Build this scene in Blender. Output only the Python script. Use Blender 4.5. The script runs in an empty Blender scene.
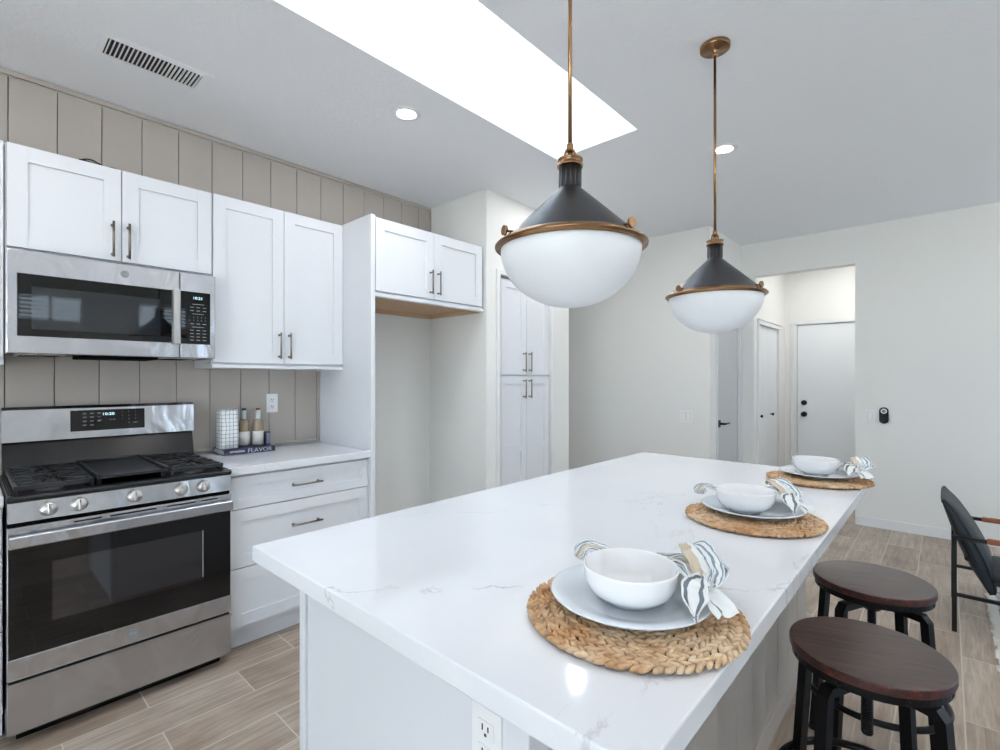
import bpy, bmesh, math, random
from mathutils import Vector, Matrix, noise as mnoise
random.seed(7)
PI = math.pi
S = bpy.context.scene
C = S.collection

# ------------------------------------------------------------------ camera
F_PX, V0, YAW, CAMH, CAMX = 489.7, 378.9, 0.7399, 1.358, 3.207
cam_d = bpy.data.cameras.new('camera'); cam = bpy.data.objects.new('camera', cam_d); C.objects.link(cam)
cam.location = (CAMX, 0, CAMH)
cam.rotation_euler = (PI/2, 0, YAW)
cam_d.sensor_width = 36; cam_d.sensor_fit = 'HORIZONTAL'
cam_d.lens = F_PX/1000*36
cam_d.shift_y = (V0-375)/1000
cam_d.clip_start = .02
S.camera = cam

# ------------------------------------------------------------------ colour management, world
S.view_settings.view_transform = 'Standard'
S.view_settings.look = 'None'
S.view_settings.gamma = 1
S.view_settings.use_curve_mapping = False
S.view_settings.exposure = 0.12

w = bpy.data.worlds.new('world'); S.world = w; w.use_nodes = True
bg = w.node_tree.nodes['Background']
bg.inputs[0].default_value = (.70, .86, 1.0, 1); bg.inputs[1].default_value = 4.2
CAN_W = 5.0
# the sun stands over the kitchen side of the house: it lights the patio outside and the skylight shaft, not the room
sd = bpy.data.lights.new('sun', 'SUN'); sd.energy = 46; sd.angle = .01; sd.color = (1, .98, .95)
sun = bpy.data.objects.new('sun', sd); C.objects.link(sun); sun.rotation_euler = Vector((-1, .35, 1.05)).to_track_quat('Z', 'Y').to_euler()

# ------------------------------------------------------------------ materials
def lin(c):
    return tuple((v/255/12.92 if v/255 <= .04045 else ((v/255+.055)/1.055)**2.4) for v in c)+(1,)
def mat(name, col, rough=.5, metal=0, spec=.5, emit=None, estr=0, coat=0, srgb=True, trans=0, ior=1.45):
    m = bpy.data.materials.new(name); m.use_nodes = True
    b = m.node_tree.nodes['Principled BSDF']
    b.inputs['Base Color'].default_value = lin(col) if srgb else tuple(col)+(1,)
    b.inputs['Roughness'].default_value = rough; b.inputs['Metallic'].default_value = metal
    b.inputs['Specular IOR Level'].default_value = spec
    b.inputs['Coat Weight'].default_value = coat
    b.inputs['Transmission Weight'].default_value = trans; b.inputs['IOR'].default_value = ior
    if emit: b.inputs['Emission Color'].default_value = lin(emit); b.inputs['Emission Strength'].default_value = estr
    return m
def N(m, t, **k):
    n = m.node_tree.nodes.new(t)
    for a, v in k.items(): setattr(n, a, v)
    return n
def L(m, a, b): m.node_tree.links.new(a, b)
def bsdf(m): return m.node_tree.nodes['Principled BSDF']
def ramp(m, stops):
    r = N(m, 'ShaderNodeValToRGB'); e = r.color_ramp.elements
    while len(e) < len(stops): e.new(.5)
    for i, (p, c) in enumerate(stops): e[i].position = p; e[i].color = lin(c)
    return r
def coords(m, scale=(1,1,1), kind='Object', loc=(0,0,0), rot=(0,0,0)):
    tc = N(m, 'ShaderNodeTexCoord'); mp = N(m, 'ShaderNodeMapping')
    mp.inputs['Scale'].default_value = scale; mp.inputs['Location'].default_value = loc; mp.inputs['Rotation'].default_value = rot
    L(m, tc.outputs[kind], mp.inputs[0]); return mp.outputs[0]
def geo(m, scale=(1,1,1), loc=(0,0,0)):
    tc = N(m, 'ShaderNodeNewGeometry'); mp = N(m, 'ShaderNodeMapping')
    mp.inputs['Scale'].default_value = scale; mp.inputs['Location'].default_value = loc
    L(m, tc.outputs['Position'], mp.inputs[0]); return mp.outputs[0]
def noise(m, vec, scale, detail=3, rough=.5, dist=0):
    n = N(m, 'ShaderNodeTexNoise'); n.inputs['Scale'].default_value = scale; n.inputs['Detail'].default_value = detail
    n.inputs['Roughness'].default_value = rough; n.inputs['Distortion'].default_value = dist
    L(m, vec, n.inputs['Vector']); return n
def bump(m, h, strength=.1, dist=.01):
    b = N(m, 'ShaderNodeBump'); b.inputs['Strength'].default_value = strength; b.inputs['Distance'].default_value = dist
    L(m, h, b.inputs['Height']); L(m, b.outputs[0], bsdf(m).inputs['Normal'])
def mth(m, op, a, b=None):
    n = N(m, 'ShaderNodeMath', operation=op)
    for i, v in enumerate((a, b)):
        if v is None: continue
        if isinstance(v, (int, float)): n.inputs[i].default_value = v
        else: L(m, v, n.inputs[i])
    return n.outputs[0]
def mix(m, fac, a, b, blend='MIX'):
    n = N(m, 'ShaderNodeMix', data_type='RGBA', blend_type=blend)
    for s, v in ((n.inputs[0], fac), (n.inputs[6], a), (n.inputs[7], b)):
        if isinstance(v, (int, float)): s.default_value = v
        elif isinstance(v, tuple): s.default_value = v
        else: L(m, v, s)
    return n.outputs[2]

M = {}
M['wall'] = mat('wall paint', (236, 237, 235), .75, spec=.25)
bump(M['wall'], noise(M['wall'], geo(M['wall']), 90, 3).outputs[0], .12, .004)
M['ceiling'] = mat('ceiling paint', (241, 244, 249), .85, spec=.2)
bump(M['ceiling'], noise(M['ceiling'], geo(M['ceiling']), 45, 4).outputs[0], .35, .006)
M['shaft'] = mat('skylight shaft paint', (238, 240, 242), .8, spec=.2)
M['trim'] = mat('white trim paint', (233, 234, 236), .4, spec=.4)
M['shiplap'] = mat('greige panelling paint', (183, 176, 170), .55, spec=.3)
M['shiplap_gap'] = mat('panelling groove', (96, 90, 84), .8, spec=.1)
M['cab'] = mat('white cabinet lacquer', (226, 229, 235), .38, spec=.4)
M['cabgap'] = mat('cabinet carcass', (205, 207, 211), .5, spec=.3)
M['steel'] = mat('brushed stainless steel', (192, 193, 198), .27, 1)
ns = noise(M['steel'], geo(M['steel'], (2, 2, 260)), 3, 2)
bump(M['steel'], ns.outputs[0], .04, .002)
sw = noise(M['steel'], geo(M['steel'], (1.5, 4, 2)), 1.6, 2, .4, 1.2)
bb = M['steel'].node_tree.nodes['Bump']; b2 = N(M['steel'], 'ShaderNodeBump'); b2.inputs['Strength'].default_value = .5; b2.inputs['Distance'].default_value = .03
L(M['steel'], sw.outputs[0], b2.inputs['Height']); L(M['steel'], b2.outputs[0], bb.inputs['Normal'])
M['steel_plain'] = mat('satin steel', (200, 198, 196), .28, 1)
M['black_glass'] = mat('black appliance glass', (10, 11, 14), .02, 0, spec=.5, coat=.15)
M['oven_window'] = mat('smoked oven window', (26, 24, 28), .04, 0, spec=.9, coat=.6)
M['screen_mesh'] = mat('microwave inner window', (38, 42, 47), .03, 0, spec=.6, coat=.3)
M['black_enamel'] = mat('black enamel', (20, 21, 24), .22, spec=.6)
M['iron'] = mat('cast iron', (44, 46, 50), .36, spec=.5)
M['gap'] = mat('dark gap', (10, 10, 11), .8, spec=.1)
M['lcd'] = mat('lit clock digits', (210, 245, 250), .4, emit=(200, 245, 255), estr=1.2)
M['legend'] = mat('printed legends', (170, 174, 178), .5)
M['badge'] = mat('grey enamel badge', (128, 134, 138), .4, .3)
M['badge_dark'] = mat('badge lettering', (176, 180, 184), .4, .3)
M['pull'] = mat('antique nickel pull', (134, 129, 121), .28, 1)
M['brass'] = mat('aged brass', (152, 118, 86), .24, 1)
M['gunmetal'] = mat('bronzed gunmetal', (94, 95, 98), .36, 1)
nn = noise(M['gunmetal'], coords(M['gunmetal'], (1, 1, 30)), 6, 3); bump(M['gunmetal'], nn.outputs[0], .05, .002)
M['opal'] = mat('opal glass', (236, 240, 244), .3, spec=.5)
bsdf(M['opal']).inputs['Subsurface Weight'].default_value = .3
bsdf(M['opal']).inputs['Subsurface Radius'].default_value = (.05, .05, .05)
M['lens'] = mat('lit downlight lens', (255, 255, 255), .5, emit=(255, 253, 250), estr=14)
M['white_plastic'] = mat('white plastic', (242, 243, 245), .35)
M['slot'] = mat('dark slot', (30, 30, 32), .6)
M['black'] = mat('matte black metal', (16, 16, 18), .4, .2, spec=.5)
M['stool_metal'] = mat('blackened steel', (30, 31, 34), .34, .75)
M['ceramic'] = mat('white glazed ceramic', (240, 241, 244), .08, spec=.55, coat=.5)
M['plate'] = mat('pale grey blue glaze', (218, 226, 234), .1, spec=.55, coat=.5)
M['ply'] = mat('natural birch underside', (206, 176, 146), .6, spec=.2)
M['leather'] = mat('black leather', (44, 50, 57), .5, spec=.4)
bump(M['leather'], noise(M['leather'], coords(M['leather']), 160, 3).outputs[0], .25, .002)
M['armwood'] = mat('chestnut wood', (150, 88, 52), .4)
M['glass'] = mat('clear window glass', (255, 255, 255), 0.0, trans=1, ior=1.0)
M['cork'] = mat('rust stopper', (150, 82, 48), .7)
M['cork2'] = mat('dark stopper', (62, 62, 56), .6)
M['amber'] = mat('tan filled glass', (160, 142, 118), .2, spec=.6, coat=.3)
M['paleglass'] = mat('pale green glass neck', (206, 216, 216), .12, spec=.6)
M['label'] = mat('off white paper label', (224, 222, 218), .7)
M['book'] = mat('navy book cloth', (44, 50, 76), .5)
M['pages'] = mat('book pages', (206, 204, 210), .8)
M['navybox'] = mat('navy patterned box', (60, 60, 88), .6)
M['foil'] = mat('silver lettering', (176, 186, 196), .4)
M['whiteink'] = mat('white lettering', (238, 240, 242), .5)
M['blind'] = mat('window shutters', (222, 224, 226), .6)
M['door'] = mat('door paint', (234, 239, 243), .5, spec=.35)
M['door_grey'] = mat('hall door paint', (198, 201, 205), .5, spec=.35)

# quartz
VEINS = ((2.33, .57, 2.60, .82, .0045, 1.0), (2.04, 1.09, 2.33, 1.55, .005, .7), (2.87, .50, 2.885, .64, .004, .6))
m = M['quartz'] = mat('white veined quartz', (240, 241, 245), .08, spec=.5, coat=.2)
v = geo(m, (1, 1, 1), (3.1, 1.7, 0))
def vein(sc, dist, width, mlo, mhi, off):
    n = noise(m, geo(m, (1, .55, 1), off), sc, 8, .62, dist)
    a = mth(m, 'ABSOLUTE', mth(m, 'SUBTRACT', n.outputs[0], .5))
    r = N(m, 'ShaderNodeMapRange'); r.inputs[1].default_value = 0; r.inputs[2].default_value = width; r.inputs[3].default_value = 1; r.inputs[4].default_value = 0
    L(m, a, r.inputs[0])
    k = noise(m, geo(m, (1, 1, 1), (off[0]+5, off[1]+2, 0)), 1.8, 2)
    r2 = N(m, 'ShaderNodeMapRange'); r2.inputs[1].default_value = mlo; r2.inputs[2].default_value = mhi
    L(m, k.outputs[0], r2.inputs[0])
    return mth(m, 'MULTIPLY', r.outputs[0], r2.outputs[0])
v2 = vein(1.1, .5, .0045, .50, .72, (7.7, 4.2, 0))
# three long wandering veins, each a line in the slab's plane with noise added
gq = N(m, 'ShaderNodeNewGeometry'); sq_ = N(m, 'ShaderNodeSeparateXYZ'); L(m, gq.outputs['Position'], sq_.inputs[0])
wa = noise(m, geo(m), 5, 6, .6, .3); wb = noise(m, geo(m, (1, 1, 1), (4, 1, 0)), 13, 4, .6)
wand = mth(m, 'ADD', mth(m, 'MULTIPLY', mth(m, 'SUBTRACT', wa.outputs[0], .5), .20), mth(m, 'MULTIPLY', mth(m, 'SUBTRACT', wb.outputs[0], .5), .05))
def longvein(x0, y0, x1, y1, wd, k):
    ln = math.hypot(x1-x0, y1-y0); nx, ny = -(y1-y0)/ln, (x1-x0)/ln
    d = mth(m, 'ADD', mth(m, 'MULTIPLY', mth(m, 'SUBTRACT', sq_.outputs[0], x0), nx), mth(m, 'MULTIPLY', mth(m, 'SUBTRACT', sq_.outputs[1], y0), ny))
    a = mth(m, 'ABSOLUTE', mth(m, 'ADD', d, wand))
    q = N(m, 'ShaderNodeMapRange'); q.inputs[1].default_value = 0; q.inputs[2].default_value = wd; q.inputs[3].default_value = k; q.inputs[4].default_value = 0; L(m, a, q.inputs[0])
    return q.outputs[0]
VV = [longvein(*a) for a in VEINS]
br_ = noise(m, geo(m, (1, 1, 1), (2, 8, 0)), 9, 2); bq = N(m, 'ShaderNodeMapRange'); bq.inputs[1].default_value = .38; bq.inputs[2].default_value = .62; L(m, br_.outputs[0], bq.inputs[0])
lv = mth(m, 'MULTIPLY', mth(m, 'MAXIMUM', mth(m, 'MAXIMUM', VV[0], VV[1]), VV[2]), bq.outputs[0])
vv = mth(m, 'MULTIPLY', mth(m, 'MAXIMUM', lv, mth(m, 'MULTIPLY', v2, .5)), .62)
cl = noise(m, v, 1.5, 4); rr = ramp(m, [(.3, (224, 227, 234)), (.7, (233, 235, 240))]); L(m, cl.outputs[0], rr.inputs[0])
L(m, mix(m, vv, rr.outputs[0], lin((148, 148, 156))), bsdf(m).inputs['Base Color'])

# wood look floor tile, rows run along y, 0.207 wide, 0.914 long, stepped joints
m = M['floor'] = mat('wood look tile', (170, 158, 146), .42, spec=.4)
g = N(m, 'ShaderNodeNewGeometry'); sp = N(m, 'ShaderNodeSeparateXYZ'); L(m, g.outputs['Position'], sp.inputs[0])
rx = mth(m, 'DIVIDE', mth(m, 'SUBTRACT', sp.outputs[0], .775-20*.207), .207)
row = mth(m, 'FLOOR', rx); fx = mth(m, 'FRACT', rx)
ry = mth(m, 'DIVIDE', mth(m, 'ADD', mth(m, 'SUBTRACT', sp.outputs[1], .246-40*.61), mth(m, 'MULTIPLY', mth(m, 'MODULO', row, 2), .34)), .61)
cy = mth(m, 'FLOOR', ry); fy = mth(m, 'FRACT', ry)
def edge(f, wd): return mth(m, 'GREATER_THAN', mth(m, 'ABSOLUTE', mth(m, 'SUBTRACT', f, .5)), .5-wd)
grout = mth(m, 'MAXIMUM', edge(fx, .0026/.207), edge(fy, .0026/.61))
cb = N(m, 'ShaderNodeCombineXYZ'); L(m, row, cb.inputs[0]); L(m, cy, cb.inputs[1])
wn = N(m, 'ShaderNodeTexWhiteNoise', noise_dimensions='3D'); L(m, cb.outputs[0], wn.inputs['Vector'])
off = N(m, 'ShaderNodeVectorMath', operation='MULTIPLY_ADD'); L(m, wn.outputs['Color'], off.inputs[0]); off.inputs[1].default_value = (9, 9, 9); L(m, g.outputs['Position'], off.inputs[2])
mp = N(m, 'ShaderNodeMapping'); mp.inputs['Scale'].default_value = (14, 1.0, 1); L(m, off.outputs[0], mp.inputs[0])
gr = noise(m, mp.outputs[0], 3.4, 9, .72, .5)
gr2 = noise(m, off.outputs[0], 2.2, 3, .5, .4)
r1 = ramp(m, [(.28, (146, 134, 124)), (.5, (176, 167, 158)), (.72, (202, 195, 187))]); L(m, gr.outputs[0], r1.inputs[0])
r2 = ramp(m, [(.35, (206, 196, 188)), (.65, (236, 233, 230))]); L(m, gr2.outputs[0], r2.inputs[0])
c1 = mix(m, 1.0, r1.outputs[0], r2.outputs[0], 'MULTIPLY')
r3 = ramp(m, [(0, (226, 221, 216)), (1, (255, 253, 250))]); L(m, wn.outputs['Value'], r3.inputs[0])
c2 = mix(m, 1.0, c1, r3.outputs[0], 'MULTIPLY')
br = mix(m, 1.0, c2, (1.46, 1.47, 1.48, 1), 'MULTIPLY')
L(m, mix(m, grout, br, lin((200, 195, 187))), bsdf(m).inputs['Base Color'])
bump(m, mth(m, 'SUBTRACT', mth(m, 'MULTIPLY', gr.outputs[0], .15), grout), .25, .002)

# dark stained stool wood
m = M['stoolwood'] = mat('dark stained wood', (66, 40, 32), .3, spec=.5, coat=.5)
bsdf(m).inputs['Coat Roughness'].default_value = .22
gn = noise(m, coords(m, (2, 26, 2)), 3, 5, .6, .8); gn2 = noise(m, coords(m), 5, 3)
rr = ramp(m, [(.3, (54, 36, 32)), (.55, (84, 58, 50)), (.8, (112, 80, 68))]); L(m, gn.outputs[0], rr.inputs[0])
r2 = ramp(m, [(.35, (170, 160, 160)), (.7, (255, 250, 245))]); L(m, gn2.outputs[0], r2.inputs[0])
L(m, mix(m, 1.0, rr.outputs[0], r2.outputs[0], 'MULTIPLY'), bsdf(m).inputs['Base Color'])
tcx = N(m, 'ShaderNodeTexCoord'); spx = N(m, 'ShaderNodeSeparateXYZ'); L(m, tcx.outputs['Object'], spx.inputs[0])
pl = mth(m, 'FRACT', mth(m, 'MULTIPLY', mth(m, 'ADD', spx.outputs[1], 1.031), 13))
bump(m, mth(m, 'ADD', mth(m, 'MULTIPLY', gn.outputs[0], .5), mth(m, 'GREATER_THAN', pl, .05)), .25, .001)

M['stooledge'] = mat('worn reddish seat edge', (72, 36, 32), .35, spec=.5)
m = M['stooledge']; en = noise(m, coords(m), 40, 4, .7); er = ramp(m, [(.45, (50, 28, 28)), (.62, (86, 40, 34)), (.74, (150, 104, 84))]); L(m, en.outputs[0], er.inputs[0]); L(m, er.outputs[0], bsdf(m).inputs['Base Color'])
# braided hyacinth
m = M['braid'] = mat('woven water hyacinth', (196, 156, 112), .62, spec=.25)
a = noise(m, coords(m), 55, 3); rr = ramp(m, [(.25, (170, 142, 114)), (.5, (214, 192, 164)), (.75, (236, 220, 198))]); L(m, a.outputs[0], rr.inputs[0])
b_ = noise(m, coords(m), 9, 2); r2 = ramp(m, [(.35, (236, 206, 176)), (.65, (255, 250, 244))]); L(m, b_.outputs[0], r2.inputs[0])
L(m, mix(m, 1.0, rr.outputs[0], r2.outputs[0], 'MULTIPLY'), bsdf(m).inputs['Base Color'])
bump(m, noise(m, coords(m), 260, 3).outputs[0], .4, .001)
M['braid_gap_shade'] = mat('gap shade core', (78, 54, 36), .8, spec=.1)  # core coloured dark to stand in for shade in the braid gaps

# striped linen, stripes run along the u of each sheet
m = M['napkin'] = mat('striped linen', (236, 236, 234), .85, spec=.15)
tc = N(m, 'ShaderNodeTexCoord'); su = N(m, 'ShaderNodeSeparateXYZ'); L(m, tc.outputs['UV'], su.inputs[0])
W_, B_, G_, T_ = (232, 235, 236), (132, 156, 174), (120, 130, 140), (206, 194, 176)
r = ramp(m, [(0, W_), (.05, B_), (.075, W_), (.12, B_), (.145, W_), (.19, B_), (.215, W_), (.27, B_), (.29, W_), (.40, T_), (.62, W_), (.70, G_), (.72, W_), (.76, G_), (.785, W_), (.84, B_), (.865, W_), (.92, B_), (.94, W_)])
r.color_ramp.interpolation = 'CONSTANT'; L(m, su.outputs[1], r.inputs[0])
L(m, r.outputs[0], bsdf(m).inputs['Base Color'])
bump(m, noise(m, coords(m), 420, 2).outputs[0], .2, .001)

# patterned vase
m = M['grid'] = mat('white ceramic with grid lines', (232, 236, 238), .25)
tc = N(m, 'ShaderNodeTexCoord'); su = N(m, 'ShaderNodeSeparateXYZ'); L(m, tc.outputs['UV'], su.inputs[0])
def lines(o, n, wd, ofs=0): return mth(m, 'LESS_THAN', mth(m, 'FRACT', mth(m, 'ADD', mth(m, 'MULTIPLY', o, n), ofs)), wd)
nz = noise(m, tc.outputs['UV'], 6, 2)
wob = mth(m, 'MULTIPLY', nz.outputs[0], .03)
ll = mth(m, 'MAXIMUM', lines(mth(m, 'ADD', su.outputs[0], wob), 17, .10), lines(mth(m, 'ADD', su.outputs[1], wob), 10, .085))
L(m, mix(m, ll, lin((232, 236, 238)), lin((96, 106, 112))), bsdf(m).inputs['Base Color'])

# rug
m = M['rug'] = mat('faded blue rug pile', (120, 134, 146), .95, spec=.05)
a = noise(m, coords(m, (1, 1, 1)), 26, 5, .7); b_ = noise(m, coords(m), 3.5, 4, .6, 1.0)
r = ramp(m, [(.36, (72, 88, 106)), (.5, (140, 152, 162)), (.62, (214, 212, 206))]); L(m, mth(m, 'ADD', mth(m, 'MULTIPLY', a.outputs[0], .6), mth(m, 'MULTIPLY', b_.outputs[0], .4)), r.inputs[0])
L(m, r.outputs[0], bsdf(m).inputs['Base Color']); bump(m, a.outputs[0], .6, .01)
M['fringe'] = mat('ivory rug edge', (214, 212, 206), .95, spec=.05)
m = M['ground'] = mat('pale patio paving', (200, 196, 188), .9)

# ------------------------------------------------------------------ mesh helpers
ORG = {}
class MB:
    def __init__(s, *mats): s.bm = bmesh.new(); s.mats = list(mats); s.mi = 0; s.smooth = False; s.uv = None
    def _fin(s, faces, smooth=None):
        for f in faces: f.material_index = s.mi; f.smooth = s.smooth if smooth is None else smooth
    def box(s, x0, x1, y0, y1, z0, z1, bev=0, seg=2, fn=None):
        b = bmesh.new(); bmesh.ops.create_cube(b, size=1)
        for v in b.verts: v.co = Vector(((x0+x1)/2+v.co.x*(x1-x0), (y0+y1)/2+v.co.y*(y1-y0), (z0+z1)/2+v.co.z*(z1-z0)))
        if bev: bmesh.ops.bevel(b, geom=b.edges[:], offset=min(bev, abs(x1-x0)*.45, abs(y1-y0)*.45, abs(z1-z0)*.45), segments=seg, affect='EDGES', profile=.5)
        s.merge(b, fn); return s
    def merge(s, b, fn=None, smooth=None):
        vm = {}
        for v in b.verts: vm[v] = s.bm.verts.new(fn(v.co) if fn else v.co)
        fs = []
        for f in b.faces:
            try: fs.append(s.bm.faces.new([vm[v] for v in f.verts]))
            except ValueError: pass
        s._fin(fs, smooth); b.free()
    def poly(s, vs, faces, smooth=None):
        vv = [s.bm.verts.new(v) for v in vs]; s._fin([s.bm.faces.new([vv[i] for i in f]) for f in faces], smooth)
    def cyl(s, p0, p1, r0, r1=None, seg=16, cap=True):
        s.tube([p0, p1], [r0, r0 if r1 is None else r1], seg, cap); return s
    def tube(s, pts, r, seg=10, cap=True, closed=False, sq=None):
        pts = [Vector(p) for p in pts]; n = len(pts); rad = r if isinstance(r, (list, tuple)) else [r]*n
        up = None; rings = []
        for i, p in enumerate(pts):
            if closed: d = pts[(i+1) % n]-pts[i-1]
            else: d = pts[min(i+1, n-1)]-pts[max(i-1, 0)]
            d.normalize()
            if up is None:
                up = Vector((0, 0, 1)) if abs(d.z) < .9 else Vector((1, 0, 0))
            a = d.cross(up).normalized(); b = a.cross(d).normalized(); up = b
            ring = []
            for k in range(seg):
                t = 2*PI*k/seg+(PI/seg if sq else 0)
                wx, wy = (sq if isinstance(sq, tuple) else (1, 1))
                ring.append(s.bm.verts.new(p+(a*math.cos(t)*wx+b*math.sin(t)*wy)*rad[i]))
            rings.append(ring)
        fs = []
        for i in range(n if closed else n-1):
            A, B = rings[i], rings[(i+1) % n]
            for k in range(seg): fs.append(s.bm.faces.new([A[k], A[(k+1) % seg], B[(k+1) % seg], B[k]]))
        s._fin(fs, not sq)
        if cap and not closed: s._fin([s.bm.faces.new(rings[0][::-1]), s.bm.faces.new(rings[-1])], False)
        return s
    def lathe(s, prof, c=(0, 0, 0), seg=48, fn=None, capt=False, capb=False, smooth=True, uvl=False):
        rings = []
        f_ = fn or (lambda q: q)
        for r, z in prof:
            if r < 1e-6: rings.append([s.bm.verts.new(f_(Vector((c[0], c[1], c[2]+z))))])
            else: rings.append([s.bm.verts.new(f_(Vector((c[0]+r*math.cos(2*PI*k/seg), c[1]+r*math.sin(2*PI*k/seg), c[2]+z)))) for k in range(seg)])
        fs = []
        for A, B in zip(rings, rings[1:]):
            for k in range(seg):
                k2 = (k+1) % seg
                if len(A) == 1 and len(B) == 1: continue
                if len(A) == 1: fs.append(s.bm.faces.new([A[0], B[k2], B[k]]))
                elif len(B) == 1: fs.append(s.bm.faces.new([A[k], A[k2], B[0]]))
                else: fs.append(s.bm.faces.new([A[k], A[k2], B[k2], B[k]]))
        s._fin(fs, smooth)
        if capb and len(rings[0]) > 1: s._fin([s.bm.faces.new(rings[0][::-1])], False)
        if capt and len(rings[-1]) > 1: s._fin([s.bm.faces.new(rings[-1])], False)
        return s
    def ell(s, c, r, rot=None, u=8, v=6):
        b = bmesh.new(); bmesh.ops.create_uvsphere(b, u_segments=u, v_segments=v, radius=1)
        R = rot or Matrix.Identity(3); c = Vector(c)
        s.merge(b, lambda q: c+R @ Vector((q.x*r[0], q.y*r[1], q.z*r[2])), True)
    def build(s, name, parent=None, auto=True, origin=None):
        bm = s.bm
        bmesh.ops.recalc_face_normals(bm, faces=bm.faces[:])
        if parent is not None: o = ORG[parent.name]
        elif origin: o = Vector(origin)
        else:
            xs = [v.co for v in bm.verts]
            o = Vector(((min(v.x for v in xs)+max(v.x for v in xs))/2, (min(v.y for v in xs)+max(v.y for v in xs))/2, min(v.z for v in xs)))
        for v in bm.verts: v.co -= o
        me = bpy.data.meshes.new(name); bm.to_mesh(me); bm.free()
        for mm in s.mats: me.materials.append(mm)
        ob = bpy.data.objects.new(name, me); C.objects.link(ob)
        ORG[ob.name] = o.copy()
        if parent is not None: ob.parent = parent
        else: ob.location = o
        return ob

def root(name, loc, label, cat, group=None):
    o = bpy.data.objects.new(name, None); C.objects.link(o); o.location = loc; o.empty_display_size = .05
    ORG[o.name] = Vector(loc); tag(o, label, cat, group); return o
def tag(o, label, cat, group=None):
    o['label'] = label; o['category'] = cat
    if group: o['group'] = group
    return o
def st(o): o['kind'] = 'structure'; return o
def kids(o): return [x for x in C.objects if x.parent == o]
def copy_tree(o, parent=None):
    c = o.copy(); C.objects.link(c); c.parent = parent
    for ch in kids(o): copy_tree(ch, c)
    return c
def box(name, m, x0, x1, y0, y1, z0, z1, bev=0, parent=None):
    b = MB(m); b.box(x0, x1, y0, y1, z0, z1, bev); return b.build(name, parent)
def text_into(b, body, size, M4, depth=.0006, offset=0, xs=1, align='CENTER'):
    cu = bpy.data.curves.new('t', 'FONT'); cu.body = body; cu.size = size; cu.extrude = depth; cu.align_x = align; cu.align_y = 'CENTER'; cu.offset = offset
    cu.resolution_u = 3
    t = bpy.data.objects.new('t', cu); C.objects.link(t)
    dg = bpy.context.evaluated_depsgraph_get()
    me = bpy.data.meshes.new_from_object(t.evaluated_get(dg))
    bb = bmesh.new(); bb.from_mesh(me)
    b.merge(bb, lambda q: M4 @ Vector((q.x*xs, q.y, q.z)), False)
    bpy.data.objects.remove(t); bpy.data.curves.remove(cu); bpy.data.meshes.remove(me)
def face_x(x, y, z): # text facing +x
    return Matrix(((0, 0, 1, x), (1, 0, 0, y), (0, 1, 0, z), (0, 0, 0, 1)))

# mapping of (a across, b up, d out) on a vertical face
def mx(x): return lambda q: Vector((x+q.z, q.x, q.y))            # faces +x, a = y
def my(y): return lambda q: Vector((q.x, y-q.z, q.y))            # faces -y, a = x
def shaker(name, mp, a0, a1, b0, b1, parent, t=.02, stile=.064, rec=.009, splits=(), m='cab'):
    b = MB(M[m]); e = .0005
    b.box(a0, a0+stile, b0, b1, 0, t, e, fn=mp); b.box(a1-stile, a1, b0, b1, 0, t, e, fn=mp)
    b.box(a0+stile, a1-stile, b1-stile, b1, 0, t-.0003, e, fn=mp); b.box(a0+stile, a1-stile, b0, b0+stile, 0, t-.0003, e, fn=mp)
    for s_ in splits: b.box(a0+stile, a1-stile, s_-stile/2, s_+stile/2, 0, t-.0003, e, fn=mp)
    b.box(a0+stile*.5, a1-stile*.5, b0+stile*.5, b1-stile*.5, 0, t-rec, fn=mp)
    return b.build(name, parent)
def pull(mp, a, b0, b1, parent, d0=.02, horiz=False):
    b = MB(M['pull'])
    f = (lambda s_, d: mp(Vector((s_, a, d)))) if horiz else (lambda s_, d: mp(Vector((a, s_, d))))
    b.cyl(f(b0, d0+.030), f(b1, d0+.030), .0052, seg=14)
    k = (b1-b0)*.09
    for s_ in (b0+k, b1-k): b.cyl(f(s_, d0), f(s_, d0+.032), .0045, seg=12); b.cyl(f(s_, d0), f(s_, d0+.003), .0075, seg=12)
    return b.build('handle', parent)

ZC, YF, XR, YB = 2.785, 5.626, 6.6, -3.2
# ------------------------------------------------------------------ room shell
st(box('floor', M['floor'], -.0, XR, YB, 7.1, -.05, 0))
SKX0, SKX1, SKY0, SKY1 = 1.333, 1.900, -.35, 2.60
b = MB(M['ceiling'])
b.box(-.1, SKX0, YB, 7.2, ZC, ZC+.12); b.box(SKX1, XR, YB, 7.2, ZC, ZC+.12)
b.box(SKX0, SKX1, YB, SKY0, ZC, ZC+.12); b.box(SKX0, SKX1, SKY1, 7.2, ZC, ZC+.12)
st(b.build('ceiling'))
b = MB(M['shaft']); zt = ZC+.62
b.box(SKX0-.08, SKX0, SKY0-.08, SKY1+.08, ZC+.12, zt); b.box(SKX1, SKX1+.08, SKY0-.08, SKY1+.08, ZC+.12, zt)
b.box(SKX0, SKX1, SKY0-.08, SKY0, ZC+.12, zt); b.box(SKX0, SKX1, SKY1, SKY1+.08, ZC+.12, zt)
st(b.build('trim_1'))
b = MB(M['glass']); b.box(SKX0+.03, SKX1-.03, SKY0+.03, SKY1-.03, zt+.01, zt+.016); gl = b.build('window_1'); st(gl)
b = MB(M['trim'])
b.box(SKX0-.02, SKX1+.02, SKY0-.02, SKY0+.03, zt, zt+.05); b.box(SKX0-.02, SKX1+.02, SKY1-.03, SKY1+.02, zt, zt+.05)
b.box(SKX0-.02, SKX0+.03, SKY0+.03, SKY1-.03, zt, zt+.05); b.box(SKX1-.03, SKX1+.02, SKY0+.03, SKY1-.03, zt, zt+.05)
b.build('window_frame', gl)

st(box('wall_left', M['wall'], -.12, 0, YB, 4.68, 0, ZC))
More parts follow.
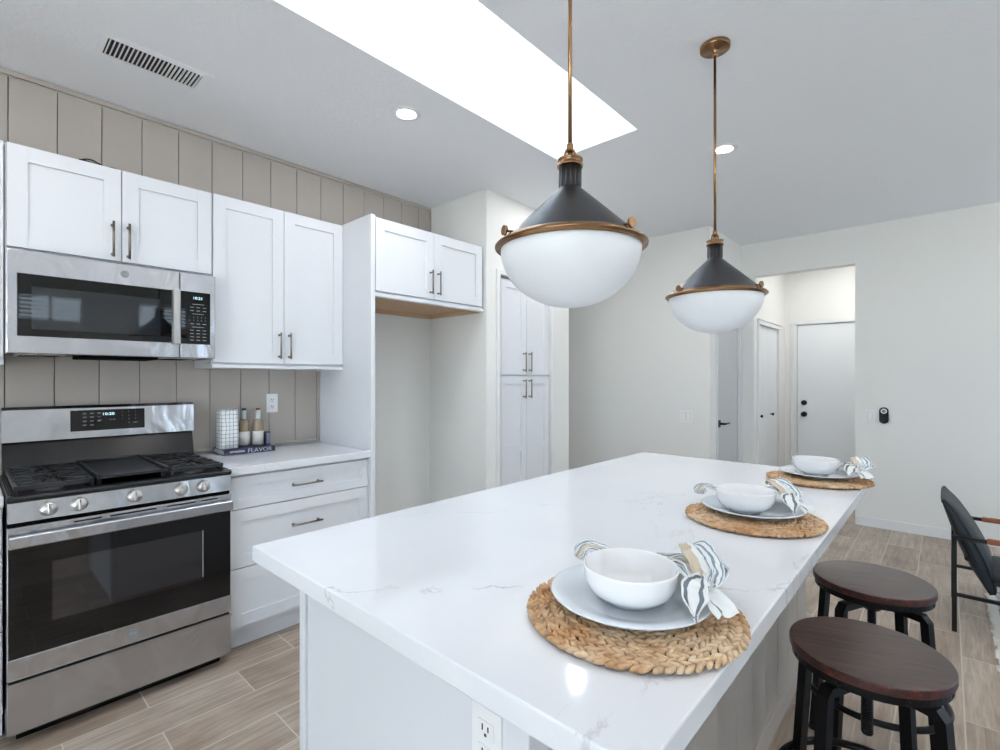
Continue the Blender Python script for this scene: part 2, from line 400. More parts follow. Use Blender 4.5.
# greige vertical boards above the cabinets and as splashback: backing with grooves between boards
b = MB(M['shiplap'], M['shiplap_gap'])
def boards(y0, y1, z0, z1, ofs=0):
    b.mi = 1; b.box(.0005, .004, y0, y1, z0, z1); b.mi = 0
    edges = [.138+ofs+.1695*k for k in range(-25, 20)]
    ed = [y0]+[e for e in edges if y0+.01 < e < y1-.01]+[y1]
    for a_, c_ in zip(ed, ed[1:]): b.box(.004, .013, a_+.0016, c_-.0016, z0, z1, .0012, 1)
boards(YB+.01, 1.632, 1.9, 2.28); boards(YB+.01, 1.632, .94, 1.9, -.011); boards(YB+.01, 2.636, 2.28, ZC-.03)
b.box(.013, .022, YB+.01, 2.636, ZC-.028, ZC-.003, .002); b.box(.004, .02, 2.622, 2.6395, 2.2, ZC-.03, .002)
b.box(.0132, .022, .88, 1.632, .936, .952, .002); b.box(.004, .022, 1.633, 1.6475, .936, 1.41, .002)
st(b.build('trim_2'))

# partition between fridge niche and pantry, pantry wall, block beyond
b = MB(M['wall'])
b.box(.0, .66, 2.64, 2.76, 0, ZC)                      # niche side wall
b.box(.53, .66, 3.45, 3.72, 0, ZC)                      # beyond the pantry
b.box(.53, .66, 2.76, 3.45, 2.16, ZC)                   # over the pantry
b.box(.0, .03, 2.76, 3.72, 0, ZC); b.box(.03, .53, 3.60, 3.72, 0, ZC)
st(b.build('wall_pantry'))
b = MB(M['trim'])
b.box(.66, .672, 3.452, 3.50, 0.0, 2.20, .003); b.box(.66, .672, 2.745, 2.785, 0, 2.20, .003); b.box(.66, .672, 2.785, 3.452, 2.165, 2.20, .003)
st(b.build('trim_3'))
b = MB(M['wall']); XB = 1.575
b.box(-.12, XB, 4.68, 4.80, 0, ZC)
b.box(XB-.12, XB, 4.80, 4.87, 0, ZC); b.box(XB-.12, XB, 4.87, 5.58, 2.05, ZC); b.box(XB-.12, XB, 5.58, YF, 0, ZC)
b.box(.6, .7, 4.8, YF, 0, ZC)
st(b.build('wall_block'))
b = MB(M['wall']); OX0, OX1, OZ = 1.70, 2.572, 2.44
b.box(.6, OX0, YF, YF+.12, 0, ZC); b.box(OX0, OX1, YF, YF+.12, OZ, ZC); b.box(OX1, XR, YF, YF+.12, 0, ZC)
st(b.build('wall_far'))
b = MB(M['wall']); YH = 6.98
b.box(OX0-.12, OX0, YF+.12, 5.76, 0, ZC); b.box(OX0-.12, OX0, 6.66, YH, 0, ZC); b.box(OX0-.12, OX0, 5.76, 6.66, 1.965, ZC)
b.box(OX0-.12, 1.80, YH, YH+.12, 0, ZC); b.box(1.80, 2.64, YH, YH+.12, 2.05, ZC); b.box(2.64, 3.4, YH, YH+.12, 0, ZC)
b.box(3.3, 3.4, YF+.12, YH, 0, ZC)
b.box(1.2, 1.3, YF+.12, YH+.12, 0, ZC); b.box(OX0-.12, 3.4, YH+.121, YH+.2, 0, ZC)  # unseen boxes added behind the hall doors to block leaking daylight
st(b.build('wall_hall'))
# right wall with transoms; big windows and back sliding door added for daylight
b = MB(M['wall'])
holes = [(-2.6, -1.7, .9, 2.1), (.45, 1.15, 2.12, 2.52), (1.75, 2.45, 2.12, 2.52), (3.2, 5.0, .8, 2.25)]
y = YB
for (h0, h1, z0, z1) in holes:
    b.box(XR, XR+.12, y, h0, 0, ZC); b.box(XR, XR+.12, h0, h1, 0, z0); b.box(XR, XR+.12, h0, h1, z1, ZC); y = h1
b.box(XR, XR+.12, y, 7.2, 0, ZC)
st(b.build('wall_right'))
b = MB(M['wall']); BX0, BX1 = 2.2, 5.6
b.box(-.12, BX0, YB-.12, YB, 0, ZC); b.box(BX0, BX1, YB-.12, YB, 2.3, ZC); b.box(BX0, BX1, YB-.12, YB, 0, .05); b.box(BX1, XR, YB-.12, YB, 0, ZC)
st(b.build('wall_back'))
n = 2
def win(mp, a0, a1, z0, z1, slats=False, cols=2):
    global n
    b = MB(M['glass']); b.box(a0+.03, a1-.03, z0+.03, z1-.03, -.06, -.054, fn=mp); o = st(b.build('window_%d' % n)); n += 1
    f = MB(M['trim'])
    f.box(a0, a0+.04, z0, z1, -.09, -.02, fn=mp); f.box(a1-.04, a1, z0, z1, -.09, -.02, fn=mp)
    f.box(a0+.04, a1-.04, z0, z0+.04, -.09, -.02, fn=mp); f.box(a0+.04, a1-.04, z1-.04, z1, -.09, -.02, fn=mp)
    for k in range(1, cols): c = a0+(a1-a0)*k/cols; f.box(c-.015, c+.015, z0+.04, z1-.04, -.085, -.03, fn=mp)
    f.build('window_frame', o)
    if slats:
        s_ = MB(M['blind']); z = z0+.05
        while z < z1-.05: s_.box(a0+.04, a1-.04, z, z+.012, -.018, .02, fn=mp); z += .055
        s_.build('shutter', o)
mr = lambda q: Vector((XR-q.z, q.x, q.y))
for i, (h0, h1, z0, z1) in enumerate(holes): win(mr, h0, h1, z0, z1, i in (1, 2), 2 if i != 0 else 3)
mb_ = lambda q: Vector((q.x, YB+q.z, q.y))
win(mb_, BX0, BX1, .05, 2.3, False, 3)
b = MB(M['ground']); b.box(-6, 14, -14, 14, -.3, -.06); gnd = st(b.build('trim_4'))
gnd.name = 'ground'

# baseboards
def bb(name, *a): st(box(name, M['trim'], *a, .003))
bb('baseboard_far', OX1+.004, XR-.02, YF-.014, YF, 0, .085); bb('baseboard_block', .0, XB, 4.666, 4.68, 0, .085)
bb('baseboard_niche', .0, .014, 1.69, 2.63, 0, .085)
bb('baseboard_right', XR-.014, XR, -.5, YF-.02, 0, .085)

# doors
# hall door in the block's side
o = st(box('door_1', M['door_grey'], XB-.05, XB-.012, 4.905, 5.545, .01, 2.02, .002))
b = MB(M['trim']); b.box(XB-.12, XB+.001, 4.872, 4.902, 0, 2.05); b.box(XB-.12, XB+.001, 5.548, 5.578, 0, 2.05); b.box(XB-.12, XB+.001, 4.902, 5.548, 2.022, 2.05)
b.box(XB+.001, XB+.014, 4.855, 4.875, 0, 2.09, .003); b.box(XB+.001, XB+.014, 5.573, 5.62, 0, 2.09, .003); b.box(XB+.001, XB+.014, 4.855, 5.62, 2.05, 2.10, .003); b.build('door_frame', o)
b = MB(M['black']); b.box(XB-.012, XB-.004, 4.945, 5.00, .885, .955, .002); b.cyl((XB-.004, 4.975, .92), (XB+.04, 4.975, .92), .011); b.tube([(XB+.04, 4.97, .92), (XB+.043, 5.0, .92), (XB+.043, 5.10, .92)], .009); b.build('door_handle', o)
# bifold in hall
o = root('tmp', (OX0, 6.2, 0), '', ''); del o['label']; del o['category']; o.name = 'door_2'; ORG['door_2'] = Vector((OX0, 6.2, 0)); st(o)
for k, (y0, y1) in enumerate(((5.795, 6.21), (6.213, 6.63))):
    l = MB(M['door']); l.box(OX0-.05, OX0-.015, y0, y1, .01, 1.955, .003); l.build('door_leaf', o)
    kb = MB(M['black']); yk = 5.87 if k == 0 else 6.33
    kb.cyl((OX0-.015, yk, .95), (OX0+.01, yk, .95), .006); kb.lathe([(0, 0), (.016, .002), (.018, .01), (.012, .018), (0, .02)], fn=lambda q: Vector((OX0+.008+q.z, yk+q.x, .95+q.y)), seg=16); kb.build('knob', o)
b = MB(M['trim']); b.box(OX0, OX0+.016, 5.752, 5.79, 0, 1.95, .003); b.box(OX0, OX0+.016, 6.63, 6.70, 0, 1.95, .003); b.box(OX0, OX0+.018, 5.752, 6.70, 1.95, 1.995, .003); b.box(OX0, OX0+.028, 5.752, 6.71, 1.995, 2.008, .003)
b.box(OX0-.06, OX0, 6.632, 6.658, 0, 1.96); b.box(OX0-.06, OX0, 5.762, 5.793, 0, 1.96); b.build('door_frame', o)
# entry door in hall
o = st(box('door_3', M['door'], 1.832, 2.608, YH+.01, YH+.05, .01, 2.02, .003))
b = MB(M['trim']); b.box(1.802, 1.829, YH-.001, YH+.12, 0, 2.05); b.box(2.611, 2.638, YH-.001, YH+.12, 0, 2.05); b.box(1.829, 2.611, YH-.001, YH+.12, 2.024, 2.05)
b.box(1.765, 1.812, YH-.014, YH-.001, 0, 2.03, .003); b.box(2.628, 2.675, YH-.014, YH-.001, 0, 2.03, .003); b.box(1.765, 2.675, YH-.014, YH-.001, 2.03, 2.075, .003); b.build('door_frame', o)
for z, nm in ((1.065, 'deadbolt'), (.925, 'door_knob')):
    b = MB(M['black'])
    b.lathe([(.0, 0), (.033, 0), (.033, .01), (.02, .016), (.018, .03), (.028, .04), (.028, .055), (.02, .062), (0, .063)] if nm == 'door_knob' else [(.0, 0), (.032, 0), (.031, .014), (.02, .02), (0, .02)],
            fn=lambda q: Vector((1.905+q.x, YH+.01-q.z, z+q.y)), seg=24); b.build(nm, o)

# ------------------------------------------------------------------ cabinets (left wall)
XU = .305
def upper(name_label, y0, y1, z0, z1, doors, depth=XU, handles=(), bottom='cab', name='wall_cabinet', lip=.0, xb=.0145):
    r = root(name, ((depth+xb)/2, (y0+y1)/2, z0), name_label, 'cabinet', None)
    b = MB(M['cab'], M[bottom]); b.box(xb, depth, y0, y1, z0, z1)
    if bottom != 'cab': b.mi = 1; b.box(xb+.02, depth-.02, y0+.018, y1-.018, z0-.002, z0)
    b.build('cabinet_body', r)
    if lip: l = MB(M['cab']); l.box(xb, depth+.018, y0, y1, z0-lip, z0, .002); l.build('light_rail', r)
    mp = mx(depth+.002)
    for i, (a0, a1) in enumerate(doors):
        d = shaker('door', mp, a0, a1, z0+.012, z1-.012 if name != 'wall_cabinet' else z1-.002, r)
        ha = handles[i] if i < len(handles) else None
        if ha: pull(mp, ha[0], ha[1], ha[2], d)
    return r
upper('short white two door cabinet directly above the microwave', .1145, .889, 1.90, 2.345, ((.121, .502), (.506, .886)), handles=((.469, 1.925, 2.09), (.529, 1.925, 2.09)))
upper('tall white two door wall cabinet above the counter books and bottles', .891, 1.6525, 1.435, 2.347, ((.894, 1.269), (1.273, 1.650)), handles=((1.242, 1.474, 1.627), (1.300, 1.474, 1.627)), lip=.018)
upper('white wall cabinet at the left edge, left of the microwave', -.66, .1125, 1.435, 2.345, ((-.657, -.28), (-.276, .1105)), handles=((-.31, 1.474, 1.627), (-.25, 1.474, 1.627)), lip=.018)
# fridge surround
t = MB(M['cab']); t.box(.0145, .625, 1.6535, 1.6785, 0.0, 2.355, .002); t.box(.625, .645, 1.6535, 1.684, 0.0, 2.355, .002)
tag(t.build('fridge_side_panel'), 'tall white side panel between the counter and the empty fridge niche', 'panel')
r = upper('white two door cabinet bridging the top of the empty fridge niche', 1.685, 2.632, 1.885, 2.352, ((1.69, 2.146), (2.150, 2.612)), depth=.62, handles=((2.115, 1.925, 2.086), (2.182, 1.925, 2.086)), bottom='ply', name='fridge_cabinet')
b = MB(M['cab']); b.box(.6, .64, 1.685, 2.632, 1.862, 1.8848, .002); b.build('light_rail', r)
b = MB(M['ply']); b.box(.02, .045, 1.69, 2.628, 1.855, 1.8828, .001); b.box(.046, .6, 2.602, 2.628, 1.855, 1.8828, .001); b.build('wood_cleat', r)

# pantry
r = root('pantry_cabinet', (.35, 3.12, 0), 'tall white built in pantry cabinet with four doors behind the large pendant', 'cabinet')
b = MB(M['cab'], M['cabgap']); b.box(.06, .625, 2.80, 3.445, .0, 2.15); b.build('cabinet_body', r)
mp = mx(.628)
for (z0, z1, hz, sp_) in ((1.392, 2.145, (1.415, 1.578), ()), (.11, 1.378, (1.20, 1.357), (.80,))):
    for (a0, a1, ha) in ((2.815, 3.122, 3.088), (3.127, 3.432, 3.16)):
        d = shaker('door', mp, a0, a1, z0, z1, r, stile=.062, splits=sp_); pull(mp, ha, hz[0], hz[1], d)

# base cabinets
def base(y0, y1, label):
    r = root('base_cabinet', (.3, (y0+y1)/2, 0), label, 'cabinet')
    b = MB(M['cab']); b.box(.0145, .60, y0, y1, .105, .884); b.box(.0145, .545, y0, y1, 0, .105); b.build('cabinet_body', r)
    mp = mx(.602)
    for z0, z1 in ((.714, .872), (.422, .709), (.130, .417)):
        d = shaker('drawer', mp, y0+.004, y1-.004, z0, z1, r, stile=.046 if z0 > .7 else .060)
        c = (y0+y1)/2; hz = z0+(z1-z0)*(.5 if z0 > .7 else .55); pull(mp, hz, c-.085, c+.085, d, horiz=True)
    return r
base(.865, 1.6525, 'white base cabinet with three drawers, right of the gas range')
base(-.66, .099, 'white base cabinet at the left edge, left of the gas range')
for y0, y1, lb in ((.864, 1.6525, 'white veined countertop under the books and bottles, right of the range'), (-.66, .100, 'white countertop at the left edge, left of the range')):
    b = MB(M['quartz']); b.box(.0145, .643, y0, y1, .8855, .925, .003); tag(b.build('countertop'), lb, 'countertop')

# ------------------------------------------------------------------ gas range
RY0, RY1 = .103, .862
R = root('gas_range', (.36, .494, 0), 'stainless steel gas range with five knobs and black griddle between white cabinets', 'stove')
b = MB(M['black_enamel']); b.box(.03, .655, RY0+.002, RY1-.002, .05, .895); b.box(.08, .62, RY0+.03, RY1-.03, .0, .05); b.build('body', R)
b = MB(M['black_enamel'], M['steel'])
b.box(.03, .685, RY0, RY1, .895, .922, .008); b.mi = 0; b.box(.655, .70, RY0, RY1, .902, .928, .012, 4)
b.box(.05, .66, RY0+.012, RY0+.02, .922, .93); b.box(.05, .66, RY1-.02, RY1-.012, .922, .93)
b.build('cooktop', R)
# burners and grates
def burner(x, y, r_):
    g_ = MB(M['steel_plain'], M['iron']); g_.lathe([(0, 0), (r_*1.15, 0), (r_*1.1, .008), (r_*.9, .012), (r_*.85, .012)], (x, y, .922), 28); g_.mi = 1
    g_.lathe([(r_*.85, .012), (r_*.85, .02), (r_*.7, .024), (0, .024)], (x, y, .922), 28); g_.build('burner', R)
for x, y in ((.22, .235), (.50, .235), (.22, .753), (.50, .753)): burner(x, y, .042)
gz = .958
def grate(y0, y1):
    g_ = MB(M['iron']); x0, x1 = .09, .645; yc = (y0+y1)/2; T = .006
    def bar(xa, xb, ya, yb, z0=gz-.014, z1=gz): g_.box(xa, xb, ya, yb, z0, z1, .002, 1)
    for yy in (y0, y1-.012): bar(x0, x1, yy, yy+.012, gz-.02, gz-.002)
    for xx in (x0, (x0+x1)/2-.006, x1-.012): bar(xx, xx+.012, y0+.012, y1-.012, gz-.02, gz-.002)
    for bx in (.22, .505):
        for k in range(8):
            a_ = k*PI/4
            p0 = Vector((bx+.03*math.cos(a_), yc+.03*math.sin(a_), gz-.004))
            rr_ = .115 if k % 2 == 0 else .14
            p1 = Vector((max(x0+.006, min(x1-.006, bx+rr_*1.1*math.cos(a_))), max(y0+.006, min(y1-.006, yc+rr_*math.sin(a_))), gz-.004))
            g_.tube([p0, p1], .007, 4, sq=(1, 1))
    for xx in (.13, .17, .275, .315, .41, .45, .56, .60): 
        bar(xx-T/2, xx+T/2, y0+.012, yc-.035, gz-.012, gz); bar(xx-T/2, xx+T/2, yc+.035, y1-.012, gz-.012, gz)
    for xx in (x0+.01, x1-.02):
        for yy in (y0, y1-.012): bar(xx, xx+.012, yy, yy+.012, .922, gz-.015)
    g_.build('grate', R)
grate(RY0+.022, .36); grate(.628, RY1-.022)
b = MB(M['iron']); b.box(.10, .635, .368, .62, .945, .952, .003); b.box(.10, .635, .368, .38, .952, .966, .003); b.box(.10, .635, .608, .62, .952, .966, .003); b.box(.10, .112, .38, .608, .952, .966, .003); b.box(.623, .635, .38, .608, .950, .958, .003)
for xx in (.12, .60):
    for yy in (.372, .60): b.box(xx, xx+.014, yy, yy+.014, .922, .946)
b.build('griddle', R)
# control panel (slanted)
b = MB(M['steel'])
def slab(b, pts, y0, y1):
    n_ = len(pts); vs = [(p[0], y0, p[1]) for p in pts]+[(p[0], y1, p[1]) for p in pts]
    fs = [tuple(range(n_))[::-1], tuple(range(n_, 2*n_))]+[(i, (i+1) % n_, n_+(i+1) % n_, n_+i) for i in range(n_)]
    b.poly(vs, fs, False)
slab(b, [(.655, .83), (.694, .83), (.684, .903), (.655, .903)], RY0+.004, RY1-.004); b.build('control_panel', R)
ax = Vector((.073, 0, .010)).normalized()
for y in (.218, .307, .484, .653, .741):
    k = MB(M['steel_plain'], M['gap']); up_ = Vector((-.01, 0, .073)).normalized()
    f = lambda q: Vector((.6895, y, .866))+ax*q.z+Vector((0, 1, 0))*q.x+up_*q.y
    k.lathe([(0, 0), (.0265, 0), (.0265, .004), (.0245, .007), (.0235, .015), (.0215, .018), (0, .018)], fn=f, seg=32)
    k.box(-.0055, .0055, -.0195, .0195, .016, .027, .003, fn=f)
    k.mi = 1; k.box(-.0009, .0009, .004, .019, .027, .0275, fn=f)
    k.build('knob', R)
for y in (.218, .307, .484, .653, .741):
    b = MB(M['legend'])
    b.box(.6875, .6885, y-.004, y+.001, .8935, .8965)
    b.box(.6875, .6885, y-.012, y-.009, .8935, .8965)
    b.build('knob_legend', R)
# oven door
D = MB(M['steel'], M['black_glass'], M['gap'])
D.box(.658, .684, RY0+.003, RY1-.003, .25, .812, .003)
D.mi = 1; D.box(.684, .688, RY0+.006, RY1-.006, .332, .736, .001)
D.mi = 0; D.box(.684, .690, RY0+.003, RY1-.003, .252, .331, .002); D.box(.684, .690, RY0+.003, RY1-.003, .737, .811, .002)
D.mi = 2
for y0, y1 in ((.29, .375), (.40, .56), (.60, .71), (.735, .80)): D.box(.6895, .6905, y0, y1, .7975, .8025)
od = D.build('oven_door', R)
b = MB(M['oven_window'], M['legend']); b.box(.688, .6886, .228, .742, .438, .664); b.mi = 1
b.box(.6886, .6888, .738, .741, .45, .664)
b.build('oven_window', od)
b = MB(M['steel']); b.box(.706, .732, RY0+.006, RY1-.006, .742, .787, .006, 3)
for y in (RY0+.05, RY1-.07): b.box(.688, .708, y, y+.02, .752, .777, .002)
b.build('handle', od)
def badge(x, y, z, r_, par):
    b = MB(M['badge'], M['badge_dark']); f = lambda q: Vector((x+q.z, y+q.x, z+q.y))
    b.lathe([(0, 0), (r_, 0), (r_, .0012), (0, .0012)], fn=f, seg=32, smooth=False)
    b.mi = 1; b.lathe([(r_*.82, .0012), (r_*.82, .0018), (r_*.9, .0018), (r_*.9, .0012)], fn=f, seg=32, smooth=False)
    text_into(b, 'GE', r_*1.15, face_x(x+.0014, y, z)); b.build('badge', par)
badge(.690, .48, .291, .019, od)
for k, (y, sx) in enumerate(((0, 0),)): pass
b = MB(M['steel']); b.box(.658, .688, RY0+.003, RY1-.003, .052, .243, .004); b.build('drawer', R)
b = MB(M['steel'])
slab(b, [(.688, .232), (.694, .236), (.694, .243), (.688, .243)], RY0+.003, RY1-.003); b.build('drawer_lip', R)
for z0, z1 in ((.243, .25), (.812, .83)): b = MB(M['gap']); b.box(.64, .668, RY0+.003, RY1-.003, z0, z1); b.build('seam', R)
# backguard
b = MB(M['steel'])
slab(b, [(.018, 1.07), (.088, 1.07), (.080, 1.215), (.070, 1.228), (.018, 1.228)], RY0+.011, RY1+.009); b.build('backguard', R)
b = MB(M['black_enamel']); slab(b, [(.018, .9265), (.10, .9265), (.06, 1.069), (.018, 1.069)], RY0+.013, RY1+.007); b.build('backguard_base', R)
xd = .0868
b = MB(M['black_glass'], M['lcd'], M['legend'])
tilt = lambda q: Vector((.0880-(q.z-1.07)*.0552+q.x, q.y, q.z))
b.box(-.0005, .0018, .347, .643, 1.103, 1.204, .0005, fn=tilt)
def ftx(y, z, out=.0022):
    x = .0880-(z-1.07)*.0552+out
    return face_x(x, y, z)
b.mi = 1; text_into(b, '10:20', .019, ftx(.492, 1.182), xs=1.2)
b.mi = 2
for j, row_ in enumerate(('1 2 3', '4 5 6', '7 8 9')):
    for i, ch in enumerate(row_.split()): text_into(b, ch, .0085, ftx(.548+i*.028, 1.190-j*.019), .0003)
text_into(b, '0', .0085, ftx(.576, 1.190-3*.019), .0003); text_into(b, 'START', .0065, ftx(.604, 1.190-3*.019), .0003)
for i in range(3):
    for j in range(4):
        if i == 2 and j == 3: continue
        yy, zz = .400+i*.028, 1.188-j*.019
        b.box(.002, .0024, yy-.008, yy+.008, zz+.0008, zz+.0026, fn=tilt); b.box(.002, .0024, yy-.006, yy+.006, zz-.0032, zz-.0014, fn=tilt)
for yy in (.462, .5, .515): b.box(.002, .0024, yy-.005, yy+.005, 1.152, 1.154, fn=tilt)
b.build('clock_display', R)

# ------------------------------------------------------------------ microwave
MY0, MY1, MZ0, MZ1 = .1145, .882, 1.462, 1.888
W = root('microwave', (.2, .496, MZ0), 'stainless steel over the range microwave with black window under the short cabinet', 'microwave')
b = MB(M['black_enamel'], M['steel'], M['gap']); b.box(.0145, .372, MY0+.002, MY1-.002, MZ0+.004, MZ1-.002); b.mi = 1; b.box(.0145, .37, MY0, MY0+.002, MZ0, MZ1); b.box(.0145, .37, MY1-.002, MY1, MZ0, MZ1); b.build('body', W)
b = MB(M['gap'], M['steel_plain'], M['badge'])
b.box(.12, .37, .35, .64, MZ0-.012, MZ0+.004, .004); b.mi = 1
for y0 in (.15, .66):
    b.mi = 1; b.box(.10, .36, y0, y0+.15, MZ0-.003, MZ0+.004, .001); b.mi = 0
    for k in range(10): b.box(.12, .34, y0+.012+k*.013, y0+.018+k*.013, MZ0-.004, MZ0-.0029)
b.build('vent_grille', W)
b = MB(M['steel'], M['black_glass'])
b.box(.374, .402, MY0, .7215, MZ0, MZ1, .005); b.mi = 1; b.box(.402, .405, .147, .688, 1.535, 1.793, .002); md = b.build('door', W)
b = MB(M['screen_mesh']); b.box(.405, .4054, .19, .64, 1.565, 1.742); b.build('door_window', md)
b = MB(M['steel_plain']); b.box(.404, .424, .690, .720, 1.528, 1.800, .006, 3); b.build('handle', md)
badge(.402, .503, 1.842, .016, md)
b = MB(M['steel'], M['black_glass'], M['lcd'], M['legend'])
b.box(.374, .402, .7235, MY1, MZ0, MZ1, .005); b.mi = 1; b.box(.402, .4035, .726, .857, 1.533, 1.796, .001)
b.mi = 2; text_into(b, '10:21', .019, face_x(.4038, .800, 1.765), xs=1.1); b.mi = 3
z = 1.735
for j, kind in enumerate(('h', 'w', 'w', 'h', 'n', 'n', 'w', 'h', 'w', 'w', 'w', 'w')):
    if kind == 'h': b.box(.4035, .4038, .775, .828, z-.001, z+.001)
    elif kind == 'w':
        for i in range(3): b.box(.4035, .4038, .766+i*.028, .782+i*.028, z-.0014, z+.0014)
    else:
        for i in range(5): text_into(b, '1234567890'[(5 if j == 5 else 0)+i], .0085, face_x(.4037, .764+i*.0175, z), .0003)
    z -= .0165
b.build('control_panel', W)

# cable on top of cabinet
b = MB(M['black'])
P = [(.295, .33, 2.35), (.29, .355, 2.351), (.285, .375, 2.366), (.28, .40, 2.372), (.285, .425, 2.362), (.29, .445, 2.352), (.30, .48, 2.351), (.27, .50, 2.35), (.22, .46, 2.35), (.24, .40, 2.35), (.29, .42, 2.352), (.3, .39, 2.353), (.29, .355, 2.358)]
def smooth_pts(P, n_=6, closed=False):
    out = []; m_ = len(P)
    rng = range(m_) if closed else range(m_-1)
    for i in rng:
        g_ = lambda k: Vector(P[k % m_] if closed else P[max(0, min(m_-1, k))])
        p0, p1, p2, p3 = g_(i-1), g_(i), g_(i+1), g_(i+2)
        for j in range(n_):
            t = j/n_; out.append(.5*((2*p1)+(p2-p0)*t+(2*p0-5*p1+4*p2-p3)*t*t+(3*p1-p0-3*p2+p3)*t**3))
    if not closed: out.append(Vector(P[-1]))
    return out
b.tube(smooth_pts(P), .0035, 8); tag(b.build('power_cable'), 'loop of black cable lying on top of the short cabinet', 'cable')

# ------------------------------------------------------------------ ceiling vent and downlights
r = root('ceiling_vent', (.56, .59, ZC), 'white slatted air vent in the ceiling above the microwave', 'vent')
vx0, vx1, vy0, vy1 = .483, .620, .408, .760
b = MB(M['ceiling']); b.box(vx0-.028, vx0, vy0-.03, .797, ZC-.003, ZC); b.box(vx1, vx1+.03, vy0-.03, .797, ZC-.003, ZC); b.box(vx0, vx1, vy0-.03, vy0, ZC-.003, ZC); b.box(vx0, vx1, vy1, .797, ZC-.003, ZC); b.build('frame', r)
b = MB(M['slot']); b.box(vx0, vx1, vy0, vy1, ZC-.0012, ZC-.0004); b.build('backing', r)
for k in range(22):
    yc = vy0+.008+k*(vy1-vy0-.016)/21
    wd = .0042 if k < 14 else .0068
    b = MB(M['trim']); b.box(vx0, vx1, yc-wd/2, yc+wd/2, ZC-.0075, ZC-.0013); b.build('slat', r)

def downlight(x, y, label, src=None, power=None):
    if src is None:
        r = root('ceiling_light', (x, y, ZC), label, 'light', 'recessed ceiling lights')
        b = MB(M['trim']); b.lathe([(.047, -.002), (.051, -.007), (.073, -.005), (.077, 0), (.047, 0)], (x, y, ZC), 40); b.build('trim_ring', r)
        b = MB(M['lens']); b.lathe([(0, -.0035), (.047, -.0035), (.047, -.001), (0, -.001)], (x, y, ZC), 40, smooth=False); b.build('lens', r)
        ld = bpy.data.lights.new('bulb', 'AREA'); ld.shape = 'DISK'; ld.size = .085; ld.energy = CAN_W; ld.color = (1, .97, .94)
        lo = bpy.data.objects.new('bulb', ld); C.objects.link(lo); lo.parent = r; lo.location = (0, 0, -.006)
        return r
    c = copy_tree(src); c.location = (x, y, ZC); c['label'] = label; return c
d0 = downlight(1.06, 1.605, 'lit recessed ceiling light left of the skylight, above the cabinets')
downlight(2.185, 3.18, 'lit recessed ceiling light behind the rod of the smaller pendant', d0)
for (x, y, lb) in ((1.10, 3.18, 'recessed ceiling light hidden behind the large pendant'), (1.07, -.1, 'recessed ceiling light beside the skylight near the viewer'), (3.6, 3.18, 'recessed ceiling light over the dining side, far one'), (3.6, 1.4, 'recessed ceiling light over the dining side, middle one'), (3.6, -.6, 'recessed ceiling light over the dining side, near one'),
                   (5.2, 3.18, 'recessed ceiling light by the right wall, far one'), (5.2, 1.0, 'recessed ceiling light by the right wall, near one'), (2.9, 6.4, 'extra ceiling light added out of view to brighten the hallway, right one'), (2.4, 6.3, 'recessed ceiling light inside the hallway, left one')):  # right hallway light is an added one, there to brighten the hall
    downlight(x, y, lb, d0)

# ------------------------------------------------------------------ pendants
PZ = 1.706
p = root('pendant_lamp', (2.458, 1.10, PZ), 'larger looking near pendant lamp with grey cone, brass rim and white glass bowl', 'lamp', 'pendant lamps over the island')
px, py = 2.458, 1.10
def ring_prof(*a): return list(a)
b = MB(M['opal'])
bowl = [(.187*math.cos(t), -.155*math.sin(t)) for t in [i*PI/2/22 for i in range(23)]]
b.lathe([(.187, .006)]+bowl[:-1]+[(0, -.155)], (px, py, PZ), 72); gb = b.build('glass_bowl', p)
b = MB(M['gunmetal'])
b.lathe([(.190, .010), (.184, .016), (.182, .019), (.034, .158), (.0285, .163), (.0285, .222), (0, .222)], (px, py, PZ), 72)
for k in range(14):
    a_ = 2*PI*k/14; b.cyl((px+.0285*math.cos(a_), py+.0285*math.sin(a_), PZ+.166), (px+.0285*math.cos(a_), py+.0285*math.sin(a_), PZ+.218), .0022, seg=6)
b.build('lamp_shade', p)
b = MB(M['brass'])
b.lathe([(.188, -.003), (.192, -.005), (.1935, .001), (.2020, .002), (.2030, .006), (.199, .009), (.196, .013), (.190, .016), (.185, .018), (.183, .014), (.186, -.002), (.188, -.003)], (px, py, PZ), 72); rm = b.build('rim', p)
for k, a_ in enumerate((-62, 38, 168)):
    a_ = YAW+math.radians(a_)-PI/2                     # measured from the side nearest the camera
    d_ = Vector((math.cos(a_), math.sin(a_), 0)); tn = Vector((-d_.y, d_.x, 0))
    b = MB(M['brass']); c_ = Vector((px, py, PZ+.021))+d_*.188
    b.cyl(c_-d_*.012+Vector((0, 0, .002)), c_+d_*.010+Vector((0, 0, .002)), .0035, seg=10); b.cyl(c_+d_*.010+Vector((0, 0, .002)), c_+d_*.016+Vector((0, 0, .002)), .0125, seg=24); b.build('thumb_screw', p)
DZ = .016
b = MB(M['brass']); b.lathe([(.0285, .204), (.034, .204), (.035, .209), (.031, .211), (.031, .219), (.034, .221), (.034, .225), (.018, .228), (0, .229)], (px, py, PZ+DZ), 40); b.build('cap', p)
b = MB(M['brass'])
b.tube([Vector((px-.013*math.cos(YAW), py-.013*math.sin(YAW), PZ+DZ+.226))+Vector((0, 0, 0))]+[Vector((px+s_*math.cos(YAW), py+s_*math.sin(YAW), PZ+DZ+.236+h)) for s_, h in ((-.013, .005), (-.010, .014), (0, .019), (.010, .014), (.013, .005))]+[Vector((px+.013*math.cos(YAW), py+.013*math.sin(YAW), PZ+DZ+.226))], .0035, 10)
